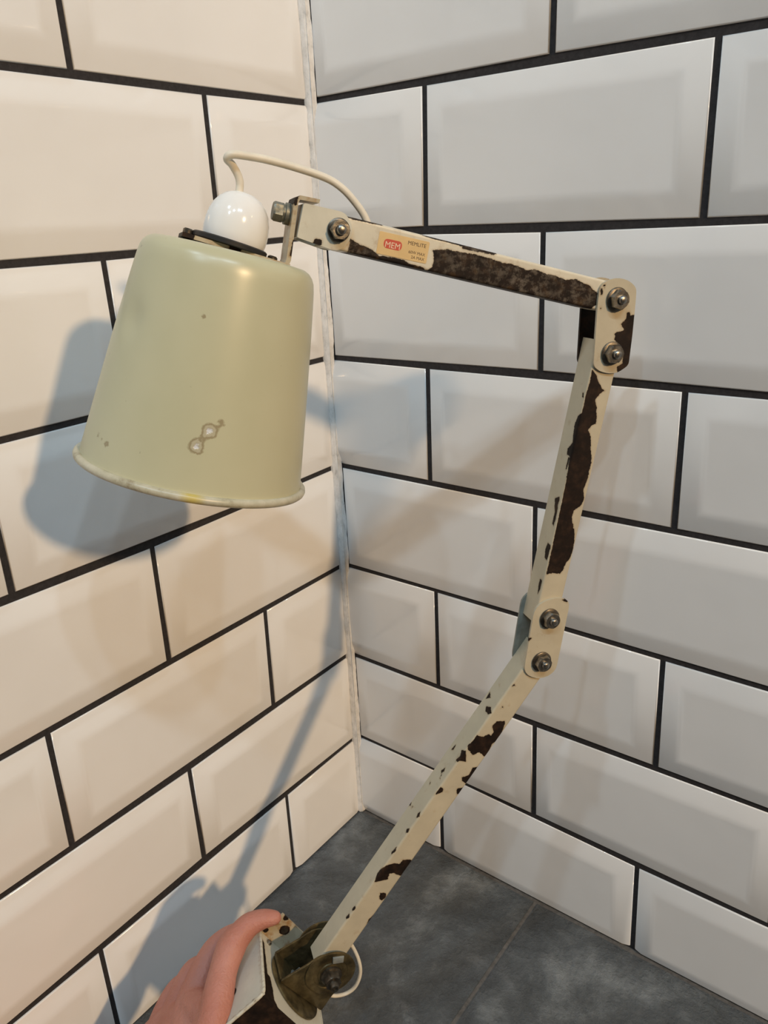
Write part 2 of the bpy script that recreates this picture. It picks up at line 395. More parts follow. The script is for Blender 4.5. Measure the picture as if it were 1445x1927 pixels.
CH_MID = [[(17.9, 1.1), (21.1, 5.0), (24.5, 7.1), (28.3, 10.6), (29.1, 13.0), (31.5, 10.2), (35.5, 7.6), (40.0, 10.0), (47.4, 11.9), (50.0, 12.0), (52.0, 8.8), (54.8, 7.9), (58.3, 10.5), (66.9, 12.7), (71.2, 14.5), (75.6, 15.4), (80.1, 14.9), (84.5, 15.4), (89.1, 14.7), (92.5, 14.1), (99.2, 16.1), (103.9, 14.7), (106.4, 10.9), (108.8, 10.2), (113.4, 10.7), (115.6, 11.9), (119.6, 14.2), (127.1, 16.1), (134.2, 16.6), (139.0, 15.9), (142.7, 13.6), (147.5, 12.8), (150.6, 11.0), (150.2, 5.1), (151.3, 0.9), (139.6, 1.0), (119.7, 0.6), (92.5, 0), (77.2, -1.2), (72.1, -1.3), (72.1, -5.7), (68.3, -6.2), (63.5, -2.0), (57.8, -3.4), (52.7, -4.5), (46.9, -2.8), (44.2, 0.4), (33.6, 0.3), (25.2, 1.2), (20.0, 1.0)],
          [(101.6, -8.3), (98.9, -2.9), (105.7, -2.8), (113.4, -1.8), (118.9, -2.7), (117.9, -4.7), (109.8, -4.8)], [(130.8, -4.8), (131.7, -0.7), (142.1, -1.8), (141.4, -4.7), (136.0, -6.0)],
          [(155.8, -4.5), (156.0, -1.9), (163.3, -2.0), (166.6, -3.4), (162.0, -4.7)], [(32.6, -3.2), (32.4, -2.1), (35.1, -1.2), (35.0, -2.7)], [(73.4, -3.4), (73.1, -2.1), (80.8, -1.8), (81.2, -3.3)]]
CH_LOW = [[(67.6, 6.6), (63.0, 7.6), (59.7, 13.2), (63.7, 15.4), (69.8, 17.5), (74.6, 18), (78.9, 15.5), (86.5, 17.5), (89.3, 16.3), (87.9, 10.6), (91.8, 7.3), (89.5, 1.1), (87.7, -1.3), (81.7, 0.4), (77.7, 0.1), (76.9, 5.7), (73.3, 8.4), (73.9, 10.7), (70.0, 10.3)],
          [(93.6, -3.9), (90.7, 0.2), (98.2, 5.9), (99.2, 1.3), (102.0, -1.9), (100.2, -2.8), (96.6, -1.2)], [(100.0, 13.5), (96.6, 18.4), (101.9, 17.8), (105.6, 17.0), (108.1, 19.0), (112.4, 16.8), (112.0, 12.5), (109.4, 10.8), (106.1, 14.6)],
          [(118.5, 12.9), (114.9, 18.7), (121.1, 18.0), (122.6, 15.4)], [(122.1, -0.1), (122.9, 4.1), (125.4, 4.1), (129.8, -0.3), (124.5, -0.0)], [(59.4, -8.9), (57.1, -4.2), (59.4, -0.5), (61.9, -2.5), (61.9, -6.5)],
          [(50.3, -14.7), (52.8, -10.2), (56.2, -13.9)], [(33.9, 1.4), (34.7, 3.2), (36.2, 1.2)], [(51.1, 4.1), (52.4, 5.8), (53.3, 3.9)],
          [(180.2, 15.2), (182, 18.5), (193.8, 19.0), (194.7, 15.2), (194.1, 9.6), (195.8, 7.3), (200.4, 8.8), (205.8, 0.6), (199.6, -2.2), (194.5, -1.4), (190.1, 1.6), (187.3, 4.7), (186.5, 9.3), (182.6, 10.0)],
          [(212.0, 10.1), (210.6, 14.3), (214.0, 17.0), (217.1, 15.4), (216.3, 12.6)], [(229.7, 16.9), (234.2, 19), (237.7, 16.3), (234.5, 15.5)],
          [(145.4, -2.0), (148.1, -0.2), (150.7, -1.9), (148.0, -3.2)], [(159.6, -1.5), (162.4, -0.2), (164.0, -2.1), (161.9, -3.2)], [(175.6, -1.3), (178.7, 0.3), (182.4, -1.2), (181.7, -2.8)], [(235.7, -1.8), (237.6, 0.2), (240.2, -1.1), (240.0, -2.6)],
          [(227.9, -1.5), (229.8, 0.3), (232.9, -0.8), (232.2, -2.3)], [(94.6, -12.0), (98.3, -10.9), (99.7, -12.9), (97.0, -12.8)], [(110.6, -7.4), (113.4, -6.0), (116.6, -7.4), (114.7, -8.8)],
          [(116.1, -6.3), (119.1, -4.7), (119.2, -6.0)], [(146.9, -16.6), (150.1, -14.6), (151.8, -16.1)], [(126.7, -12.3), (126.7, -10.8), (128.6, -10.4)], [(149.0, -12.7), (148.8, -11.4), (150.4, -11.9)]]
def along(o, d, s): return (o[0] + d[0] * s, o[1] + d[1] * s)
DU, PU = (.9647, -.2633), (-.2633, -.9647)
DM, PM = (-.215, -.9766), (.9766, -.215)
DL, PL = (-.622, -.783), (.783, -.622)
arm('upper_arm', along((-145.24, 48.84), DU, -27.7), DU, PU, 172.5, CH_UP, M_UPPER, 'square channel arm with most of its cream paint worn to dark rust')
arm('middle_arm', along((-19.3, -55.4), DM, -33.7), DM, PM, 186.0, CH_MID, M_ARM, 'square channel arm with one long dark flaked strip')
arm('lower_arm', along((-58.38, -234.67), DL, -15.0), DL, PL, 277.0, [[(s - 4.0, u) for s, u in po] for po in CH_LOW], M_ARM, 'long square channel arm with scattered dark paint chips')

def round_poly(pts, r, seg=4):
    out = []; n_ = len(pts)
    for i in range(n_):
        p = Vector(pts[i][:2]); ri = pts[i][2] if len(pts[i]) > 2 else r
        a = Vector(pts[i - 1][:2]) - p; b_ = Vector(pts[(i + 1) % n_][:2]) - p
        t = min(ri, a.length * .49, b_.length * .49)
        if t < 0.05: out.append(p); continue
        a = p + a.normalized() * t; b_ = p + b_.normalized() * t
        for k in range(seg + 1):
            u = k / seg; out.append(a * (1 - u) ** 2 + p * 2 * u * (1 - u) + b_ * u * u)
    return [(q.x, q.y) for q in out]
def plate(name, pts, z0, z1, m, parent=lamp, chip=None, edge=0.35, grid=0.0):
    """flat plate in the arm plane, extruded along the bolts from z0 to z1, edges eased"""
    bm = bmesh.new()
    f = bm.faces.new([bm.verts.new(L(x, y, z0)) for x, y in pts])
    ex = bmesh.ops.extrude_face_region(bm, geom=[f])
    for v in ex['geom']:
        if isinstance(v, bmesh.types.BMVert): v.co.z = z1 / 1000
    bmesh.ops.recalc_face_normals(bm, faces=bm.faces[:])
    if grid > 0:
        xs = [x for x, y in pts]; ys = [y for x, y in pts]
        for ax, lo, hi in ((0, min(xs), max(xs)), (1, min(ys), max(ys))):
            k = lo + grid
            while k < hi:
                co = L(k, 0, 0) if ax == 0 else L(0, k, 0); no = (1, 0, 0) if ax == 0 else (0, 1, 0)
                bmesh.ops.bisect_plane(bm, geom=bm.verts[:] + bm.edges[:] + bm.faces[:], plane_co=co, plane_no=no); k += grid
    elif edge:
        es = [e for e in bm.edges if len(e.link_faces) == 2 and e.calc_face_angle(0) > 1.2]
        bmesh.ops.bevel(bm, geom=es, offset=edge / 1000, segments=2, affect='EDGES', profile=0.5)
    o = from_bm(name, bm, m, parent, smooth=True, sharp=35)
    me = o.data; UV = np.array([((v.co.x * 1000 + BASE.x), (v.co.y * 1000 + BASE.y)) for v in me.vertices])
    chips(me, UV, chip or [[(900, 900), (901, 900), (901, 901)]])
    return o
# link plates at the two joints
ELB = round_poly([(-15.2, -36), (-13.8, 1.0), (-12.6, 8.6), (-8.4, 11.4), (-1.2, 12.4), (4.8, 11.0), (9.0, 8.6), (12.0, 5.3), (11.8, -3), (10.8, -21), (9.2, -39.6), (1.6, -43.4), (-4.4, -43.2), (-10.4, -41.4), (-14.2, -38.6)], 2.5, 3)
px9 = lambda x, y: (0, 0)
CH_ELB = [[(6.1, -8.0), (8.0, -7.6), (8.8, -9.5), (14, -10), (13, -46), (1.3, -46), (1.2, -39.5), (4.4, -38.6), (5.0, -36), (3.5, -30), (-0.6, -24.0), (-1.6, -23.2), (-1.2, -21.0), (-1.8, -19.6), (2.2, -18.6), (5.2, -18.2), (3.3, -15.7), (2.6, -14.3), (4.8, -12.6), (6.0, -10.8)],
          [(-12.6, 7.3), (-11.0, 7.3), (-10.9, 4), (-12.6, 3)], [(-10.9, 9), (-9.0, 9.3), (-9.8, 7)], [(7.5, 12), (12, 9), (13.5, 12), (9, 14)], [(-12.6, -3.6), (-11, -3.8), (-11.8, -4.8)]]
plate('elbow_link_plate', ELB, 0.15, 1.75, M_PLATE, chip=CH_ELB, grid=0.8)
plate('elbow_link_plate', ELB, -T_ARM - 1.75, -T_ARM - 0.15, M_RUSTY, chip=[[(-30, -60), (30, -60), (30, -2), (-30, -6)]], grid=2.5)
KN = round_poly([(-52.6, -191.0, 7), (-39.0, -187.0, 9), (-26.2, -191.0, 8), (-36.2, -244.2, 8), (-48.0, -247.3, 9), (-60.6, -240.0, 7)], 4)
plate('knee_link_plate', KN, 0.15, 1.75, M_PLATE, chip=[[(-57.8, -214.6), (-55.6, -213.2), (-54.6, -214.2), (-57.2, -216)], [(-33, -190), (-29, -193), (-25, -189)]], grid=0.9)
plate('knee_link_plate', KN, -T_ARM - 1.75, -T_ARM - 0.15, simple('dull_grey_green_paint', (0.23, 0.235, 0.20), 0.5, var=0.25, scale=90))

def lathe(name, prof, origin, axis, m, parent=lamp, seg=40, close=True, sharp=40, hexa=None):
    """prof: (radius, height) along axis from origin, all mm, in the lamp frame"""
    ax = Vector(axis).normalized(); t = Vector((0, 0, 1)) if abs(ax.z) < 0.9 else Vector((1, 0, 0))
    e1 = ax.cross(t).normalized(); e2 = ax.cross(e1)
    bm = bmesh.new(); rows = []
    for r, hgt in prof:
        row = []
        for k in range(seg):
            a = 2 * math.pi * k / seg; rr = r
            P = Vector(origin) + ax * hgt + (e1 * math.cos(a) + e2 * math.sin(a)) * rr
            row.append(bm.verts.new(L(P.x, P.y, P.z)))
        rows.append(row)
    for a, b_ in zip(rows, rows[1:]):
        for k in range(seg): bm.faces.new((a[k], a[(k + 1) % seg], b_[(k + 1) % seg], b_[k]))
    if close: bm.faces.new(rows[0][::-1]); bm.faces.new(rows[-1])
    return from_bm(name, bm, m, parent, smooth=True, sharp=sharp)
def hexprism(name, o, axis, R, h0, h1, m, parent, rot=0.3):
    ax = Vector(axis).normalized(); t = Vector((0, 0, 1)) if abs(ax.z) < 0.9 else Vector((1, 0, 0))
    e1 = ax.cross(t).normalized(); e2 = ax.cross(e1); bm = bmesh.new(); rows = []
    for hh, rr in ((h0, R), (h1 - 0.9, R), (h1, R * 0.86)):
        row = []
        for k in range(24):
            a = 2 * math.pi * k / 24; s = (a % (math.pi / 3)) - math.pi / 6
            hexr = R * math.cos(math.pi / 6) / math.cos(s); r_ = min(hexr, rr) if rr < R else hexr
            P = Vector(o) + ax * hh + (e1 * math.cos(a + rot) + e2 * math.sin(a + rot)) * r_; row.append(bm.verts.new(L(P.x, P.y, P.z)))
        rows.append(row)
    for a, b_ in zip(rows, rows[1:]):
        for k in range(24): bm.faces.new((a[k], a[(k + 1) % 24], b_[(k + 1) % 24], b_[k]))
    bm.faces.new(rows[0][::-1]); bm.faces.new(rows[-1])
    return from_bm(name, bm, m, parent, smooth=True, sharp=25)
def pivot(x, y, z=1.8, rot=0.3, R=5.9, wr=7.0, far=-T_ARM - 1.8):
    w = lathe('washer', [(wr - .3, 0), (wr, .3), (wr, 1.1), (wr - .5, 1.5), (3, 1.6)], (x, y, z), (0, 0, 1), M_DARKST, seg=36)
    hexprism('nut', (x - w.location.x, y, z), (0, 0, 1), R, 1.5, 5.6, M_STEEL, w, rot)
    lathe('bolt_end', [(2.7, far - z - 3.0), (2.7, 6.0), (2.6, 7.0), (2.2, 7.7), (1.2, 8.1)], (x, y, z), (0, 0, 1), M_STEEL, w, seg=20)
    return w
pivot(-1.4, 0.2, rot=0.2); pivot(-3.4, -31.1, rot=0.45); pivot(-42.0, -201.6, rot=0.1); pivot(-47.5, -232.9, rot=0.5)

# shoulder clevis at the shade end of the upper arm
SHP = round_poly([(-184.2, 60.4, 1.2), (-163.2, 55.0, 3.0), (-159.6, 48.6, 3.0), (-161.0, 42.0, 3.0), (-166.6, 37.0, 3.0), (-171, 37.2, 2), (-189.2, 44.4, 1.2)], 2)
plate('clevis_plate', SHP, 0.15, 1.65, M_BASE, chip=[[(-180, 43), (-176, 42.6), (-177, 40), (-182, 40)]], grid=1.0)
plate('clevis_plate', SHP, -T_ARM - 1.65, -T_ARM - 0.15, M_BASE)
plate('clevis_web', [(-184.2, 60.2), (-182.8, 59.8), (-187.8, 44.0), (-189.2, 44.4)], -T_ARM - 1.6, 1.6, M_BASE)
pivot(-167.4, 46.8, 1.7, 0.4, R=5.2, wr=5.9)

# shade bracket (Z-bent strip), drawn across the shade axis
A0, B0, TT = Vector((.3536, .9353)), Vector((.9353, -.3536)), Vector((-216.3, 40.0))
def sb(b_, a_): q = TT + B0 * b_ + A0 * a_; return (q.x, q.y)
leg = [sb(21.0, -2.2), sb(23.4, -1.4), sb(24.0, 2.0), sb(20.4, 29.6), sb(20.8, 31.4), sb(30.6, 33.0), sb(30.6, 34.8), sb(20.4, 33.4), sb(18.4, 31.6), sb(18.2, 29.2), sb(21.6, 2.0)]
o = plate('shade_bracket', leg, -16.5, 0.5, M_RUSTY, chip=[[sb(22.6, 4), sb(25, 4), sb(25, 12), sb(22.4, 12)], [sb(17, 29), sb(19.6, 28), sb(20.3, 36), sb(17, 36)]], grid=0.9)
foot = plate('bracket_foot', [sb(-30.6, -3.2), sb(23.0, -2.0), sb(23.0, -0.2), sb(-30.6, -1.2)], -25.0, 7.0, M_RUSTY, parent=o, chip=[[sb(-31, -4), sb(-25, -4), sb(-25, 0), sb(-31, 0)], [sb(-8, -4), sb(-2, -4), sb(-2, 0), sb(-8, 0)]], grid=0.9)
part_label(o, 'rusty bent strip bracket between shade and arm')
lathe('black_gasket', [(18.6, 0), (19.0, .4), (19.0, 2.2), (18.2, 2.8)], (*sb(-6.4, -0.6), -8), (*A0, 0), M_BLACK, seg=48)
for k, bb in enumerate((-27.4, 16.0)):
    s = lathe('bracket_screw', [(2.6, 0), (2.6, 1.6), (1.8, 2.3)], (*sb(bb, -0.5), -8 if k else -8), (*A0, 0), M_DARKST, seg=16)
cap = lathe('lampholder_cap', [(15.4, 0), (15.9, 2), (16.2, 5), (16.1, 9), (15.4, 13), (14.0, 17), (11.8, 20.4), (8.8, 23.0), (5.6, 24.5), (3.0, 25.1), (0.3, 25.2)], (*sb(-5.0, 1.4), -8), (*A0, 0), M_CAP, seg=56)
part_label(cap, 'glossy white domed lampholder cap')
# bolt that clamps the bracket to the clevis
bo = (-189.4, 55.4, -8); bd = (-.9647, .2633, 0)
w = lathe('washer', [(5.2, 0.2), (5.4, 0.6), (5.4, 3.4), (4.4, 3.6), (4.4, 4.2), (4.8, 4.4), (4.8, 5.0)], bo, bd, M_GREENST, seg=28)
hexprism('bolt_head', bo, bd, 5.0, 5.0, 9.6, M_GREENST, w, 0.2)

# shade
SA, SBV = Vector((.2925, .9563, 0)), Vector((.9563, -.2925, 0))
ST = Vector((-221.0, 41.8, -8.0))
prof = [(6, -2.6), (34, -2.8), (38, -3.2), (40.6, -4.4), (42.6, -6.4), (43.9, -9), (44.7, -12.5)]
prof += [(44.7 + 13.9 * (t ** 0.93), -12.5 - 104 * t) for t in [i / 60 for i in range(1, 61)]]
inn = [(r - 1.0, a - (0.9 if a > -13 else 0)) for r, a in prof[::-1]]
full = prof + [(58.9, -117.2), (57.6, -117.2)] + inn[1:]
SEG = 240
bm = bmesh.new(); rows = []; VU = []
for j, (r, a) in enumerate(full):
    row = []
    for k in range(SEG):
        th = 2 * math.pi * k / SEG; rr = r
        # shallow dent on the wall-side upper flank
        if a < -14: rr -= 1.5 * math.exp(-((th - 2.62) / 0.16) ** 2 - ((a + 44) / 9) ** 2)
        P = ST + SA * a + SBV * (math.cos(th) * rr) + Vector((0, 0, 1)) * (math.sin(th) * rr)
        row.append(bm.verts.new(L(P.x, P.y, P.z))); VU.append((th, a, 1 if j < len(prof) else 0))
    rows.append(row)
for a, b_ in zip(rows, rows[1:]):
    for k in range(SEG): bm.faces.new((a[k], a[(k + 1) % SEG], b_[(k + 1) % SEG], b_[k]))
for k in range(SEG): bm.faces.new((rows[-1][k], rows[-1][(k + 1) % SEG], rows[0][(k + 1) % SEG], rows[0][k]))
shade = from_bm('lamp_shade', bm, M_SHADE, lamp, smooth=True, sharp=55)
shade.data.materials.append(M_INNER)
part_label(shade, 'tapered olive cream enamel shade with rolled rim and two scuffs')
nP = len(prof)
for pl in shade.data.polygons:
    if min(pl.vertices) // SEG >= nP and max(pl.vertices) // SEG >= nP: pl.material_index = 1
SCUFF = [(1.61, -85.5, 3.6), (1.695, -93.5, 3.4), (1.65, -89.5, 1.4), (1.52, -81, 1.2), (2.66, -102, 0.8), (2.52, -104, 1.3), (2.59, -103.2, 0.8), (1.83, -35, 0.8)]
VU = np.array(VU); wr = np.full(len(VU), 9.0)
for th, a, r in SCUFF: wr = np.minimum(wr, np.hypot((VU[:, 0] - th) * 54, VU[:, 1] - a) - r)
at = shade.data.attributes.new('wear', 'FLOAT', 'POINT'); at.data.foreach_set('value', wr.astype(np.float32))
# rolled rim
bm = bmesh.new(); rows = []
for k in range(SEG):
    th = 2 * math.pi * k / SEG; row = []
    for j in range(12):
        ph = 2 * math.pi * j / 12
        r = 59.4 + 2.3 * math.cos(ph); a = -118.0 + 2.3 * math.sin(ph)
        P = ST + SA * a + SBV * (math.cos(th) * r) + Vector((0, 0, 1)) * (math.sin(th) * r); row.append(bm.verts.new(L(P.x, P.y, P.z)))
    rows.append(row)
for k in range(SEG):
    for j in range(12): bm.faces.new((rows[k][j], rows[k][(j + 1) % 12], rows[(k + 1) % SEG][(j + 1) % 12], rows[(k + 1) % SEG][j]))
o = from_bm('rolled_rim', bm, M_BEAD, shade, smooth=True)
a = o.data.attributes.new('stain', 'FLOAT', 'POINT'); a.data.foreach_set('value', [abs(2 * math.pi * (i // 12) / SEG - 1.66) * 60 for i in range(len(o.data.vertices))])
lathe('lamp_socket', [(13, -4), (13, -26), (11, -27), (11, -40), (9, -40), (9, -30)], tuple(ST), tuple(SA), M_CAP, shade, seg=28)

def tube(name, pts, r, m, parent=lamp, seg=14, sub=10):
    P = [Vector(p) for p in pts]; path = []
    for i in range(len(P) - 1):
        p0, p1, p2, p3 = P[max(i - 1, 0)], P[i], P[i + 1], P[min(i + 2, len(P) - 1)]
        for k in range(sub):
            t = k / sub
            path.append(0.5 * ((2 * p1) + (p2 - p0) * t + (2 * p0 - 5 * p1 + 4 * p2 - p3) * t * t + (3 * p1 - p0 - 3 * p2 + p3) * t ** 3))
    path.append(P[-1]); bm = bmesh.new(); prev = None; N_ = Vector((0.1, 0.2, 1))
    first = None
    for i, c in enumerate(path):
        d = (path[min(i + 1, len(path) - 1)] - path[max(i - 1, 0)]).normalized()
        N_ = (N_ - d * N_.dot(d)).normalized(); B_ = d.cross(N_)
        row = []
        for k in range(seg):
            a = 2 * math.pi * k / seg; q = c + (N_ * math.cos(a) + B_ * math.sin(a)) * r; row.append(bm.verts.new(L(q.x, q.y, q.z)))
        if prev:
            for k in range(seg): bm.faces.new((prev[k], prev[(k + 1) % seg], row[(k + 1) % seg], row[k]))
        else: first = row
        prev = row
    bm.faces.new(first[::-1]); bm.faces.new(prev)
    return from_bm(name, bm, m, parent, smooth=True, sharp=60)
c = tube('power_cable', [(-215.2, 64, -8), (-213.7, 72.4, -8), (-216.3, 79.0, -7), (-219.2, 82.0, -4), (-217.0, 83.6, -2), (-211.3, 83.2, -3), (-199.6, 81.2, -5), (-183.9, 77.1, -7), (-169.1, 72.0, -8), (-161.0, 66.7, -8), (-154.9, 60.0, -8), (-150.4, 53.4, -8), (-148.0, 47.0, -8)], 1.95, M_CABLE)
part_label(c, 'off-white flex looping from lampholder cap into upper arm')
c = tube('cable_loop', [(-198.0, -432, -9), (-192.5, -441.0, -8), (-188.5, -456.0, -7), (-188.2, -469.5, -7), (-192.7, -480.5, -7), (-200.4, -485.8, -8), (-210.0, -484.8, -9), (-216, -478, -10)], 1.35, M_CABLE)
part_label(c, 'thin off-white flex looping behind the clamp disc')

# sticker with its lettering
S0 = Vector((-144.7, 45.3)); SX = Vector((27.9, -7.1)).normalized(); SY = Vector((-SX.y, SX.x)) * -1
SW, SHH = 28.6, 11.2
def sp(x, y): q = S0 + SX * x + SY * y; return (q.x, q.y)
stick = plate('sticker', round_poly([sp(0, 0), sp(SW, 0), sp(SW, SHH), sp(0, SHH)], 0.8), 0.02, 0.18, M_STICK, edge=0)
part_label(stick, 'tan maker sticker with red oval emblem and black print')
emb = plate('emblem', round_poly([sp(3.2, 3.0), sp(13.4, 3.0), sp(13.4, 7.7), sp(3.2, 7.7)], 2.3, 8), 0.18, 0.24, M_RED, parent=stick, edge=0)
dg = None
def lettering(txt, x, y, size, m, z, align='LEFT', bold=0.0):
    cu = bpy.data.curves.new('lettering', 'FONT'); cu.body = txt; cu.size = size; cu.align_x = align; cu.align_y = 'TOP'; cu.extrude = 0.02; cu.offset = bold
    t = bpy.data.objects.new('lettering_tmp', cu); COL.objects.link(t); bpy.context.view_layer.update()
    me = bpy.data.meshes.new_from_object(t.evaluated_get(bpy.context.evaluated_depsgraph_get()))
    bpy.data.objects.remove(t); bpy.data.curves.remove(cu)
    for v in me.vertices:
        px, py = sp(x + v.co.x, y - v.co.y); v.co = L(px, py, z + v.co.z)
    me.materials.clear()
    return link('lettering', me, m, stick)
lettering('MEM', 8.3, 3.75, 4.3, M_INKW, 0.26, 'CENTER', 0.0)
lettering('MEMLITE', 26.9, 1.3, 2.7, M_INK, 0.2, 'RIGHT', 0.0)
lettering('60W MAX', 27.2, 6.0, 2.15, M_INK, 0.2, 'RIGHT', 0.0)
lettering('2A MAX', 27.2, 8.4, 2.15, M_INK, 0.2, 'RIGHT', 0.0)

# ------------------------------------------------------------------ base of the lamp
Q2, M2 = Vector((.546, -.8378)), Vector((.8378, .546)); P0 = Vector((BASE.x, BASE.y))
def bq(q, m): s = P0 + Q2 * q + M2 * m; return (s.x, s.y)
def blk(name, pts, z0, z1, m, chip=None, parent=lamp, edge=0.4, grid=0.0): return plate(name, [bq(*p) for p in pts], z0, z1, m, parent, chip=[[bq(*p) for p in c] for c in chip] if chip else None, edge=edge, grid=grid)
def base_chip(o, polys):
    """chips on the swivel face, given in (q, z) millimetres"""
    me = o.data; UV = []
    for v in me.vertices:
        d = Vector((v.co.x * 1000, v.co.y * 1000)); UV.append((d.dot(Q2), v.co.z * 1000))
    s = np.full(len(UV), 9.0)
    for po in polys: s = np.minimum(s, sdf_poly(np.array(UV), po))
    me.attributes['chip'].data.foreach_set('value', s.astype(np.float32))
NN, NF = 22.0, -41.0
# swivel face plate as a fine grid so that its flaked patch keeps its outline
def slab(name, o3, e1, n1, e2, n2, th, m, chipf, parent=lamp):
    """thin slab spanned by e1*len and e2*len with per-vertex chip distances"""
    bm = bmesh.new(); e1 = Vector(e1); e2 = Vector(e2); nn = e1.cross(e2).normalized() * th; g = []
    for s in (0, 1):
        g.append([[bm.verts.new(Vector(o3) + e1 * (i / n1) + e2 * (j / n2) - nn * s) for j in range(n2 + 1)] for i in range(n1 + 1)])
    for i in range(n1):
        for j in range(n2):
            bm.faces.new((g[0][i][j], g[0][i + 1][j], g[0][i + 1][j + 1], g[0][i][j + 1]))
            bm.faces.new((g[1][i][j], g[1][i][j + 1], g[1][i + 1][j + 1], g[1][i + 1][j]))
    for i in range(n1):
        for j in (0, n2): bm.faces.new((g[0][i][j], g[0][i + 1][j], g[1][i + 1][j], g[1][i][j]))
    for j in range(n2):
        for i in (0, n1): bm.faces.new((g[0][i][j], g[0][i][j + 1], g[1][i][j + 1], g[1][i][j]))
    for v in bm.verts: v.co = L(v.co.x, v.co.y, v.co.z)
    o = from_bm(name, bm, m, parent, smooth=True, sharp=40)
    a = o.data.attributes.new('chip', 'FLOAT', 'POINT')
    vals = []
    for v in o.data.vertices:
        d = Vector((v.co.x * 1000 + BASE.x, v.co.y * 1000 + BASE.y, v.co.z * 1000)) - PIV; vals.append((d.dot(q3), d.dot(m3), d.dot(z3) - 12.0))
    a.data.foreach_set('value', chipf(np.array(vals)).astype(np.float32)); return o
QL, QR, DEP = -13.5, 53.0, -42.0
RA = math.radians(9.5)
q0 = Vector((Q2.x, Q2.y, 0)); m3 = Vector((M2.x, M2.y, 0)); z0 = Vector((0, 0, 1))
q3 = q0 * math.cos(RA) + z0 * math.sin(RA); z3 = z0 * math.cos(RA) - q0 * math.sin(RA)
PIV = Vector((P0.x, P0.y, -12.0))
def v3(q, m, z): return PIV + q3 * q + m3 * m + z3 * (z + 12.0)
f = lambda P: np.minimum(sdf_poly(P[:, [0, 2]], [(-12.5, -36), (-8.5, -30), (-7, -1.2), (-4.5, -1.0), (-2.5, 8), (-1.5, 18), (6, 26), (-30, 26), (-30, -20), (-12.5, -20)]), sdf_poly(P[:, [0, 2]], [(34, 14), (40, 12), (41, 24), (33, 24)]))
o = slab('swivel_face', v3(QL, 0, NF), z3 * (NN - NF), 70, q3 * (QR - QL), 74, 1.4, M_BASE, f)
part_label(o, 'cream front of the base box with a dark flaked patch')
f = lambda P: np.minimum(np.abs(P[:, 1] + 0.5) * 1.2 + 0.25 + 0.5 * np.sin(P[:, 2] * 1.3) * np.sin(P[:, 2] * .37), np.abs(P[:, 2] - NN + 0.6) * 1.2 + .3 + .5 * np.sin(P[:, 1] * 1.1))
o = slab('side_cover', v3(QL - 1.6, 1.6, NF), m3 * (DEP - 2), 50, z3 * (NN - NF + 1), 74, 1.5, M_BASE, f)
part_label(o, 'off-white side cover of the base box with chipped edges')
slab('side_cover', v3(QR + 1.5, 0.2, NN), m3 * (DEP), 30, -z3 * (NN - NF), 40, 1.4, M_BASE, lambda P: np.full(len(P), 9.0))
slab('end_wall', v3(QL, 0, NN - 0.2), q3 * (QR - QL), 40, m3 * DEP, 30, 1.4, M_RUSTY, lambda P: np.full(len(P), -9.0))
slab('back_plate', v3(QL - 1.6, DEP, NN), q3 * (QR - QL + 3), 30, -z3 * (NN - NF), 30, 1.5, M_BASE, lambda P: np.full(len(P), 9.0))
f = lambda P: np.minimum(np.hypot(P[:, 0] - 1.0, P[:, 1] - 12.5) - 4.0, np.minimum(np.hypot(P[:, 0] + 9.5, P[:, 1] - 3) - 2.0, np.where(P[:, 1] > 14, np.hypot(P[:, 0] + 6, P[:, 1] - 20) - 2.2, 9)))
tab = slab('fixing_tab', v3(-10.5, -1, NF + 1.5), q3 * 31.5, 40, m3 * 21.5, 28, 1.6, M_RUSTY, f)
part_label(tab, 'rusty fixing tab with a round screw hole')
lathe('screw_hole_ring', [(1.6, 0), (2.6, 0), (2.6, .5), (1.6, .5)], tuple(v3(1.0, 12.5, NF + 1.4)), tuple(z3), M_DARKST, tab, seg=20)
lip = [v3(QL - 1.0, 1.6, NF), v3(QL - 1.0, 1.6, -20), v3(QL - 1.0, 1.6, 4), v3(QL - 1.0, 1.6, NN - 4), v3(QL - 1.0, 0.6, NN - 0.6), v3(QL - 1.0, -3.5, NN + 0.8), v3(QL - 1.0, -20, NN + 0.8), v3(QL - 1.0, DEP, NN + 0.8)]
o = tube('cover_lip', [tuple(p) for p in lip], 1.25, M_BASE, seg=12, sub=14)
a = o.data.attributes.new('chip', 'FLOAT', 'POINT'); a.data.foreach_set('value', [0.35 + 0.75 * math.sin(v.co.z * 1900) * math.sin(v.co.z * 610 + v.co.x * 900) + (0.5 if i % 12 < 6 else -0.1) for i, v in enumerate(o.data.vertices)])
lathe('cover_screw_hole', [(3.4, 0), (3.4, 0.25), (0.2, 0.25)], tuple(v3(QL - 1.7, -24.5, 1.0)), tuple(-q3), M_BLACK, seg=20)
lathe('small_screw', [(2.2, 0), (2.2, 1.2), (1.4, 2.0)], tuple(v3(-3.0, 0.0, NF + 6.5)), (*M2, 0), M_STEEL, seg=16)
slab('end_wall', v3(QR, 0, NF + 0.2), -q3 * (QR - QL), 30, m3 * DEP, 20, 1.4, M_BASE, lambda P: np.full(len(P), 9.0))
